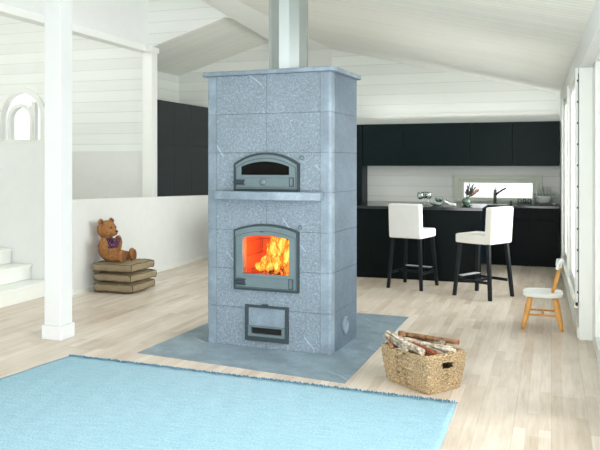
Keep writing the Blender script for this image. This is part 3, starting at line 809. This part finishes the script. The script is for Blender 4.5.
# local: +X is where the bear looks, +Y its left side, Z up
def ellip(bm, c, r, rot=(0, 0, 0), seg=20):
    M = Matrix.Translation(c) @ Matrix.Rotation(rot[2], 4, 'Z') @ Matrix.Rotation(rot[1], 4, 'Y') @ Matrix.Rotation(rot[0], 4, 'X') @ Matrix.Diagonal((*r, 1))
    bmesh.ops.create_uvsphere(bm, u_segments=seg, v_segments=seg // 2 + 2, radius=1, matrix=M)
bm = B()
ellip(bm, (-.03, 0, .125), (.098, .105, .135), (0, -.18, 0))          # torso
ellip(bm, (-.045, 0, .325), (.098, .105, .098))                       # head
ellip(bm, (.035, 0, .298), (.05, .048, .04))                          # muzzle
for s in (-1, 1):
    ellip(bm, (-.055, s * .088, .41), (.018, .036, .036), (0, 0, 0))   # ears
    ellip(bm, (.005, s * .122, .158), (.052, .04, .098), (s * -.15, .05, 0))   # arms
    ellip(bm, (.095, s * .075, .052), (.13, .052, .05), (0, 0, s * .12))     # legs
    ellip(bm, (.215, s * .092, .066), (.034, .046, .068), (0, -.1, s * .12))   # feet
o = obj('plush_body', bm, m_fur, tb, smooth=True)
md = o.modifiers.new('r', 'REMESH'); md.mode = 'VOXEL'; md.voxel_size = .006; md.use_smooth_shade = True
md = o.modifiers.new('s', 'SMOOTH'); md.iterations = 4; md.factor = .6
tx = bpy.data.textures.new('fur', 'CLOUDS'); tx.noise_scale = .012
md = o.modifiers.new('d', 'DISPLACE'); md.texture = tx; md.strength = .007; md.mid_level = .4
for s in (-1, 1):
    bm = B(); ellip(bm, (.247, s * .096, .066), (.007, .034, .052), (0, -.1, s * .12)); obj('foot_pad', bm, m_paw, tb, smooth=True)
    bm = B(); ellip(bm, (.042, s * .038, .352), (.009, .009, .009)); obj('eye', bm, m_black, tb, smooth=True)
    bm = B(); ellip(bm, (-.038, s * .09, .411), (.012, .024, .025)); obj('inner_ear', bm, m_paw, tb, smooth=True)
bm = B(); ellip(bm, (.083, 0, .31), (.012, .018, .012)); obj('nose', bm, m_black, tb, smooth=True)
bm = B(); ellip(bm, (.076, 0, .285), (.008, .02, .005)); obj('mouth', bm, m_black, tb, smooth=True)
def check_mat():
    t = NT('purple_checked_cloth'); v = t.coords(); c = t.add('ShaderNodeTexChecker'); c.inputs['Scale'].default_value = 44
    t.link(v, c.inputs[0]); c.inputs[1].default_value = srgb(62, 34, 66); c.inputs[2].default_value = srgb(120, 78, 100); t.base(c.outputs[0], .9); return t.m
bm = B(); ellip(bm, (-.022, 0, .165), (.104, .110, .078), (0, -.18, 0), 32)
o = obj('vest', bm, check_mat(), tb, smooth=True)
bm = B()
for s in (-1, 1):
    ellip(bm, (.085, s * .032, .215), (.018, .036, .022), (s * .3, 0, 0), 14)
ellip(bm, (.093, 0, .215), (.016, .014, .015), seg=12); obj('neck_bow', bm, check_mat(), tb, smooth=True)

# ------------------------------------------------------------------ basket and firewood
BC = Vector((-.826, 4.97, 0)); BR = math.radians(-37)
bk = thing('basket', 'woven seagrass basket with handle holes, filled with firewood, near the rug corner', 'basket', tuple(BC), BR)
def basket_pt(u, v, off=0.0):
    """u around 0..1, v up 0..1"""
    a = (.194 + .030 * v ** .8 + .004 * math.sin(PI * v)); b = (.138 + .037 * v ** .8 + .004 * math.sin(PI * v)); e = .18
    t = 2 * PI * u; c, s = math.cos(t), math.sin(t)
    x = (a + off) * math.copysign(abs(c) ** e, c); y = (b + off) * math.copysign(abs(s) ** e, s)
    z = .005 + v * (.232 + .012 * (abs(x) / .23) ** 3)
    return Vector((x, y, z))
NU, NV = 260, 110
# equalise the superellipse spacing
raw = [basket_pt(i / 4000, .5) for i in range(4001)]; cum = [0]
for p, q in zip(raw, raw[1:]): cum.append(cum[-1] + (q - p).length)
us = []; j = 0
for i in range(NU):
    tgt = cum[-1] * i / NU
    while cum[j + 1] < tgt: j += 1
    us.append(j / 4000)
bm = B(); g = []
for i in range(NU):
    row = []
    for k in range(NV + 1):
        v = k / NV; w_ = .0058 * math.sin(v * 14 * 2 * PI + 0.0) * (1) + .0035 * math.sin(i * .95 + (k // 8 % 2) * PI) + random.uniform(-.0012, .0012)
        row.append(bm.verts.new(basket_pt(us[i], v, w_)))
    g.append(row)
for i in range(NU):
    i2 = (i + 1) % NU
    for k in range(NV):
        c = (g[i][k].co + g[i2][k + 1].co) / 2
        if abs(c.x) > .17 and -.03 < c.y < .05 and .15 < c.z < .198: continue
        bm.faces.new((g[i][k], g[i2][k], g[i2][k + 1], g[i][k + 1]))
o = obj('woven_wall', bm, m_basket, bk, smooth=True)
md = o.modifiers.new('t', 'SOLIDIFY'); md.thickness = .012; md.offset = -1
bm = B(); prism_xy(bm, [tuple(basket_pt(us[i], 0, -.004))[:2] for i in range(0, NU, 4)], 0.001, .012); obj('base', bm, m_basket, bk)
bm = B(); pts = [basket_pt(us[i % NU], 1.0, -.005) + Vector((0, 0, .002 * math.sin(i * 1.9))) for i in range(0, NU + 2, 2)]
tube(bm, pts, .009, 8); obj('rim', bm, m_basket, bk, smooth=True)
def wood_mat(name, a, b, sc=30):
    t = NT(name); v = t.coords(True, (1, 1, 1)); n = t.noise(v, sc, 5, .65); t.base(t.ramp(n, [(.35, a), (.62, b)]), .85, spec=.2); t.bump(n, .5, .006); return t.m
wm = {'bark': wood_mat('brown_bark', srgb(88, 62, 44), srgb(168, 128, 94)), 'birch': wood_mat('birch_bark', srgb(112, 94, 76), srgb(226, 216, 198)),
      'split': wood_mat('pale_split_wood', srgb(190, 160, 122), srgb(236, 222, 196)), 'red': wood_mat('reddish_split_wood', srgb(120, 62, 40), srgb(172, 106, 76)), 'grey': wood_mat('grey_weathered_wood', srgb(96, 88, 76), srgb(188, 178, 160))}
def log(label, p0, p1, r, bark, core='split', split=False):
    p0, p1 = Vector(p0), Vector(p1); t = thing('firewood_log', label, 'log', tuple((p0 + p1) / 2), 0, 'firewood in the basket'); c = (p0 + p1) / 2
    d = (p1 - p0); L = d.length; d.normalize(); u = d.orthogonal().normalized(); v = d.cross(u)
    if split: u, v = v, u
    seg = 14; n = 7; bm = B(); rings = []
    ph = random.random() * 6
    for k in range(n + 1):
        q = p0 - c + d * L * k / n + u * .12 * r * math.sin(k * .9 + ph); ring = []
        for i in range(seg):
            a = 2 * PI * i / seg; rr_ = r * (1 + .07 * math.sin(3 * a + ph + k * .5) + random.uniform(-.04, .04))
            if split and i > seg * .55: rr_ *= .42
            ring.append(bm.verts.new(q + (u * math.cos(a) + v * math.sin(a)) * rr_))
        rings.append(ring)
    for a_, b_ in zip(rings, rings[1:]):
        for i in range(seg):
            j = (i + 1) % seg; bm.faces.new((a_[i], a_[j], b_[j], b_[i]))
    bm.faces.new(rings[0]); bm.faces.new(rings[-1])
    obj('bark', bm, wm[bark], t, smooth=not split)
    for s, ring_c in ((-1, p0 - c), (1, p1 - c)):
        bm = B(); cyl(bm, ring_c + d * s * .0002, ring_c + d * s * .002, r * (.5 if split else .85), seg=12); obj('cut_end', bm, wm[core], t)
Z = .24
def P(x, y, z): return on_z(x, y, z)
log('long brown barked branch lying across the back of the basket', P(399, 334, .285), P(459, 342, .275), .017, 'bark', 'red')
log('long white birch branch lying across the front of the basket pile', P(398, 338, .285), P(455, 351, .262), .015, 'birch')
log('thick pale split log leaning down at the front left of the basket', P(388, 335, .30), P(422, 354, .245), .032, 'birch', split=True)
log('grey split log leaning out at the left corner of the basket', P(385, 336, .30), P(407, 351, .245), .024, 'grey', split=True)
log('reddish split log in the middle of the basket', P(408, 342, .262), P(437, 357, .235), .026, 'red', split=True)
log('grey weathered stick right of the reddish log', P(420, 345, .262), P(446, 356, .24), .016, 'grey')
log('stubby gnarled barked piece standing up at the back left of the basket', P(400, 345, .23), P(402, 332, .31), .026, 'bark', 'bark')
log('grey barked piece rising at the back right of the basket', P(432, 350, .22), P(444, 341, .27), .022, 'grey')
log('thin pale stick lying under the brown branch', P(405, 340, .26), P(452, 348, .25), .011, 'split')
log('dark barked stub poking out at the left rim of the basket', P(393, 350, .23), P(388, 337, .30), .016, 'bark')
log('round grey log lying low at the right end of the basket', P(438, 350, .225), P(456, 354, .22), .022, 'grey', 'bark')
log('barked log lying low behind the reddish split log', P(412, 345, .225), P(446, 348, .225), .025, 'bark')
log('pale log deep in the left part of the basket', P(400, 358, .17), P(424, 362, .165), .035, 'split')
log('brown log deep in the right part of the basket', P(424, 358, .165), P(446, 360, .165), .035, 'bark')

# ------------------------------------------------------------------ things on the island
IZ = .9405
def wine(label, p):
    t = thing('wine_glass', label, 'wine glass', tuple(p), 0, 'wine glasses on the island')
    bm = B(); lathe(bm, [(0, .085), (.018, .089), (.034, .105), (.042, .13), (.04, .158), (.037, .175), (.0355, .175), (.0385, .157), (.040, .13), (.032, .107), (.016, .092), (0, .089)], 28); obj('bowl', bm, m_glass, t, smooth=True)
    bm = B(); lathe(bm, [(.0045, .006), (.0035, .04), (.0055, .086)], 12); obj('stem', bm, m_glass, t, smooth=True)
    bm = B(); lathe(bm, [(0, 0), (.035, 0), (.035, .002), (.008, .005), (0, .006)], 24); obj('foot', bm, m_glass, t, smooth=True)
wine('clear wine glass at the left end of the items on the island', P(420.5, 206, IZ))
wine('clear wine glass second from the left, next to the grey bowl', P(428.5, 205.6, IZ))
wine('clear wine glass standing just behind the two front ones', P(424.5, 205.0, IZ))
def bowl(name, label, cat, p, r, h, m, group=None, M=None):
    bm = B(); pr = [(0, 0), (r * .5, 0), (r * .55, .006)]
    for i in range(1, 9):
        a = PI / 2 * i / 8; pr.append((r * (.55 + .45 * math.sin(a)), .006 + (h - .006) * (1 - math.cos(a))))
    for i in range(8, -1, -1):
        a = PI / 2 * i / 8; pr.append(((r - .004) * (.5 + .5 * math.sin(a)) - .0, .011 + (h - .011) * (1 - math.cos(a))))
    pr.append((0, .011))
    lathe(bm, pr, 32, M=M); o = obj(name, bm, m, smooth=True, loc=tuple(p)); return mark(o, label, cat, group)
pb = P(437, 205.6, IZ)
bowl('serving_bowl', 'low grey ceramic bowl next to the wine glasses', 'bowl', pb, .095, .045, m_cerg)
bowl('glass_bowl', 'pale green glass bowl resting in the grey bowl', 'bowl', pb + Vector((.025, 0, .047)), .05, .05, m_greenglass)
tw = thing('dish_towel', 'white folded dish towel with a dark stripe on the island', 'towel', tuple(P(449.5, 205.9, IZ)), math.radians(20))
bm = B()
for k in range(4):
    n = 12; rows = []
    for i in range(n + 1):
        u = i / n; x = -.075 + .15 * u; z = .004 + k * .009 + .05 * (1 - u) ** 1.5 * (1 - .05 * k) + .004 * math.sin(u * 9 + k)
        rows.append([bm.verts.new(q) for q in ((x, -.055 + .004 * k, z), (x, .055 - .004 * k, z), (x, .055 - .004 * k, z + .007), (x, -.055 + .004 * k, z + .007))])
    for a, b in zip(rows, rows[1:]):
        for i in range(4):
            j = (i + 1) % 4; bm.faces.new((a[i], a[j], b[j], b[i]))
    bm.faces.new(rows[0]); bm.faces.new(rows[-1])
for v in bm.verts: v.co.z = max(v.co.z, 0)
obj('folded_cloth', bm, m_cer, tw, smooth=False)
bm = B(); tube(bm, [(-.06, -.056, .085), (-.02, -.057, .062), (.03, -.057, .045), (.07, -.057, .04)], .003, 6); obj('stripe', bm, m_leg, tw)
vs_ = thing('vase', 'round green glass vase holding dark leafy sprigs on the island', 'vase', tuple(P(466.5, 204.8, IZ)))
bm = B(); lathe(bm, [(0, 0), (.03, 0), (.05, .012), (.062, .04), (.058, .068), (.04, .085), (.036, .085), (.053, .066), (.056, .04), (.044, .016), (0, .006)], 28); obj('vase_body', bm, plain('green_glazed_glass', srgb(92, 118, 100), .15, var=.1), vs_, smooth=True)
sp = thing('sprigs', 'dark green and reddish leafy sprigs standing in the round vase', 'plant', tuple(P(466.5, 204.8, IZ) + Vector((0, 0, .03))))
m_leafd = plain('dark_green_leaf', srgb(34, 48, 30), .5, var=.3); m_leafr = plain('dusty_red_leaf', srgb(150, 110, 96), .6, var=.3); m_stem = plain('brown_stem', srgb(66, 50, 34), .7)
bst = B(); bl = B(); br_ = B()
for k in range(16):
    a = random.uniform(-.9, .9) + (.4 if k % 2 else -.1); L = random.uniform(.13, .27); tl = random.uniform(.2, 1.15)
    d = Vector((math.cos(a) * math.sin(tl), math.sin(a) * math.sin(tl), math.cos(tl)))
    base = Vector((random.uniform(-.015, .015), random.uniform(-.015, .015), 0)); pts = [base, base + Vector((0, 0, .05)) + d * .02, base + Vector((0, 0, .055)) + d * L * .75]
    tube(bst, pts, .0018, 5)
    tgt = br_ if tl > .75 else bl
    for q in range(7):
        c = pts[1].lerp(pts[2], .25 + q * .12); dr = (d + Vector((random.uniform(-1, 1), random.uniform(-1, 1), random.uniform(-.5, 1))) * .8).normalized()
        u = dr.orthogonal().normalized() * .013; e = c + dr * random.uniform(.03, .055); m_ = c.lerp(e, .45)
        f = [tgt.verts.new(c), tgt.verts.new(m_ + u), tgt.verts.new(e), tgt.verts.new(m_ - u)]
        tgt.faces.new(f)
obj('stems', bst, m_stem, sp); o = obj('green_leaves', bl, m_leafd, sp); o['kind'] = 'stuff'; o = obj('reddish_leaves', br_, m_leafr, sp); o['kind'] = 'stuff'
bowl('glass_dish', 'shallow pale green glass dish in front of the vase', 'dish', P(468, 206.2, IZ), .06, .022, m_greenglass)
# ------------------------------------------------------------------ things on the back worktop
BZ = .8805
def at_y(x, Y, z):
    k = (x - 300) / FPX; d = Y / (math.cos(THETA) + k * math.sin(THETA)); return Vector((-d * math.sin(THETA) + d * k * math.cos(THETA), Y, z))
tp = thing('tap', 'single lever dark chrome kitchen tap standing in front of the window', 'tap', tuple(at_y(495, 11.45, BZ)))
bm = B(); lathe(bm, [(0, 0), (.032, 0), (.032, .012), (.024, .018), (.024, .2), (.02, .215), (0, .218)], 24); obj('tap_body', bm, plain('dark_chrome', srgb(96, 100, 94), .2, .9), tp, smooth=True)
bm = B(); tube(bm, [(.0, 0, .13), (.06, -.02, .18), (.13, -.04, .225), (.165, -.05, .235)], .014, 10, [.016, .014, .013, .014]); obj('spout', bm, plain('dark_chrome', srgb(84, 88, 84), .2, .9), tp, smooth=True)
bm = B(); tube(bm, [(0, 0, .21), (.01, -.02, .25), (.03, -.05, .265)], .008, 8); obj('lever', bm, plain('dark_chrome', srgb(96, 100, 94), .2, .9), tp, smooth=True)
sk = thing('sink', 'low steel sink set in the back worktop below the tap', 'sink', tuple(at_y(489, 11.3, BZ)))
bm = B(); ring_xz(bm, ro(-.26, .26, -.13, .11), ro(-.235, .235, -.11, .09), 0, .004)
for v in bm.verts: v.co = Vector((v.co.x, v.co.z, v.co.y))
obj('sink_rim', bm, m_steel, sk); obj('basin', bx(-.235, .235, -.11, .09, 0, .0015), m_steel, sk)
bm = B(); lathe(bm, [(0, 0), (.018, 0), (.018, .05), (.006, .055), (.006, .065), (0, .065)], 16)
mark(obj('soap_pump', bm, m_iron, smooth=True, loc=tuple(at_y(511, 11.35, BZ))), 'small dark soap bottle between the tap and the tray', 'bottle')
tr_ = thing('tray', 'dark tray under the upturned glasses beside the dish rack', 'tray', tuple(at_y(524.5, 11.4, BZ)))
bm = B(); prism_xy(bm, rr(-.115, .115, -.07, .07, .02), 0, .01); obj('tray_base', bm, m_iron, tr_, bev=.002)
for i, (dx, dy, lb) in enumerate(((-.07, -.02, 'upturned clear tumbler at the left end of the tray'), (0, .015, 'upturned clear tumbler in the middle of the tray'), (.07, -.01, 'upturned clear tumbler at the right end of the tray'))):
    bm = B(); lathe(bm, [(.033, 0), (.034, .0), (.028, .075), (0, .078), (0, .072), (.025, .07), (.031, .001)], 20)
    mark(obj('tumbler', bm, m_glass, smooth=True, loc=tuple(at_y(524.5, 11.4, BZ + .0105) + Vector((dx, dy, 0)))), lb, 'glass', 'tumblers on the tray')
rk = thing('dish_rack', 'steel wire dish rack at the right end of the back worktop', 'dish rack', tuple(at_y(544, 11.42, BZ)))
bm = B()
for y in (-.11, .11):
    for z in (.012, .09, .15): tube(bm, [(-.14, y, z), (.14, y, z)], .004, 6)
for x in (-.14, .14):
    for z in (.012, .09, .15): tube(bm, [(x, -.11, z), (x, .11, z)], .004, 6)
    for y in (-.11, .11): tube(bm, [(x, y, 0), (x, y, .17)], .005, 6)
for k in range(7): tube(bm, [(-.12 + .04 * k, .03, .012), (-.12 + .04 * k, .03, .1)], .003, 6)
for k in range(7): tube(bm, [(-.12 + .04 * k, -.11, .012), (-.12 + .04 * k, .11, .012)], .003, 6)
obj('wire_frame', bm, m_steel, rk)
rp = at_y(544, 11.42, BZ)
ordn = ['leftmost', 'second from the left', 'third from the left', 'third from the right', 'second from the right', 'rightmost']
for k in range(6):
    M = Matrix.Rotation(math.radians(82), 4, 'Y')
    bm = B(); lathe(bm, [(0, 0), (.07, 0), (.118, .014), (.118, .018), (.068, .006), (0, .006)], 32, M=M)
    mark(obj('plate', bm, m_cer, smooth=True, loc=tuple(rp + Vector((-.105 + .04 * k, .055, .138)))), 'white plate standing upright in the dish rack, %s' % ordn[k], 'plate', 'plates in the dish rack')
bowl('white_bowl', 'wide white bowl resting on the front of the dish rack', 'bowl', rp + Vector((0, -.035, .02)), .105, .115, m_cer)
bowl('small_bowl', 'small white bowl on the worktop at the right of the dish rack', 'bowl', at_y(555, 11.3, BZ), .04, .035, m_cer)
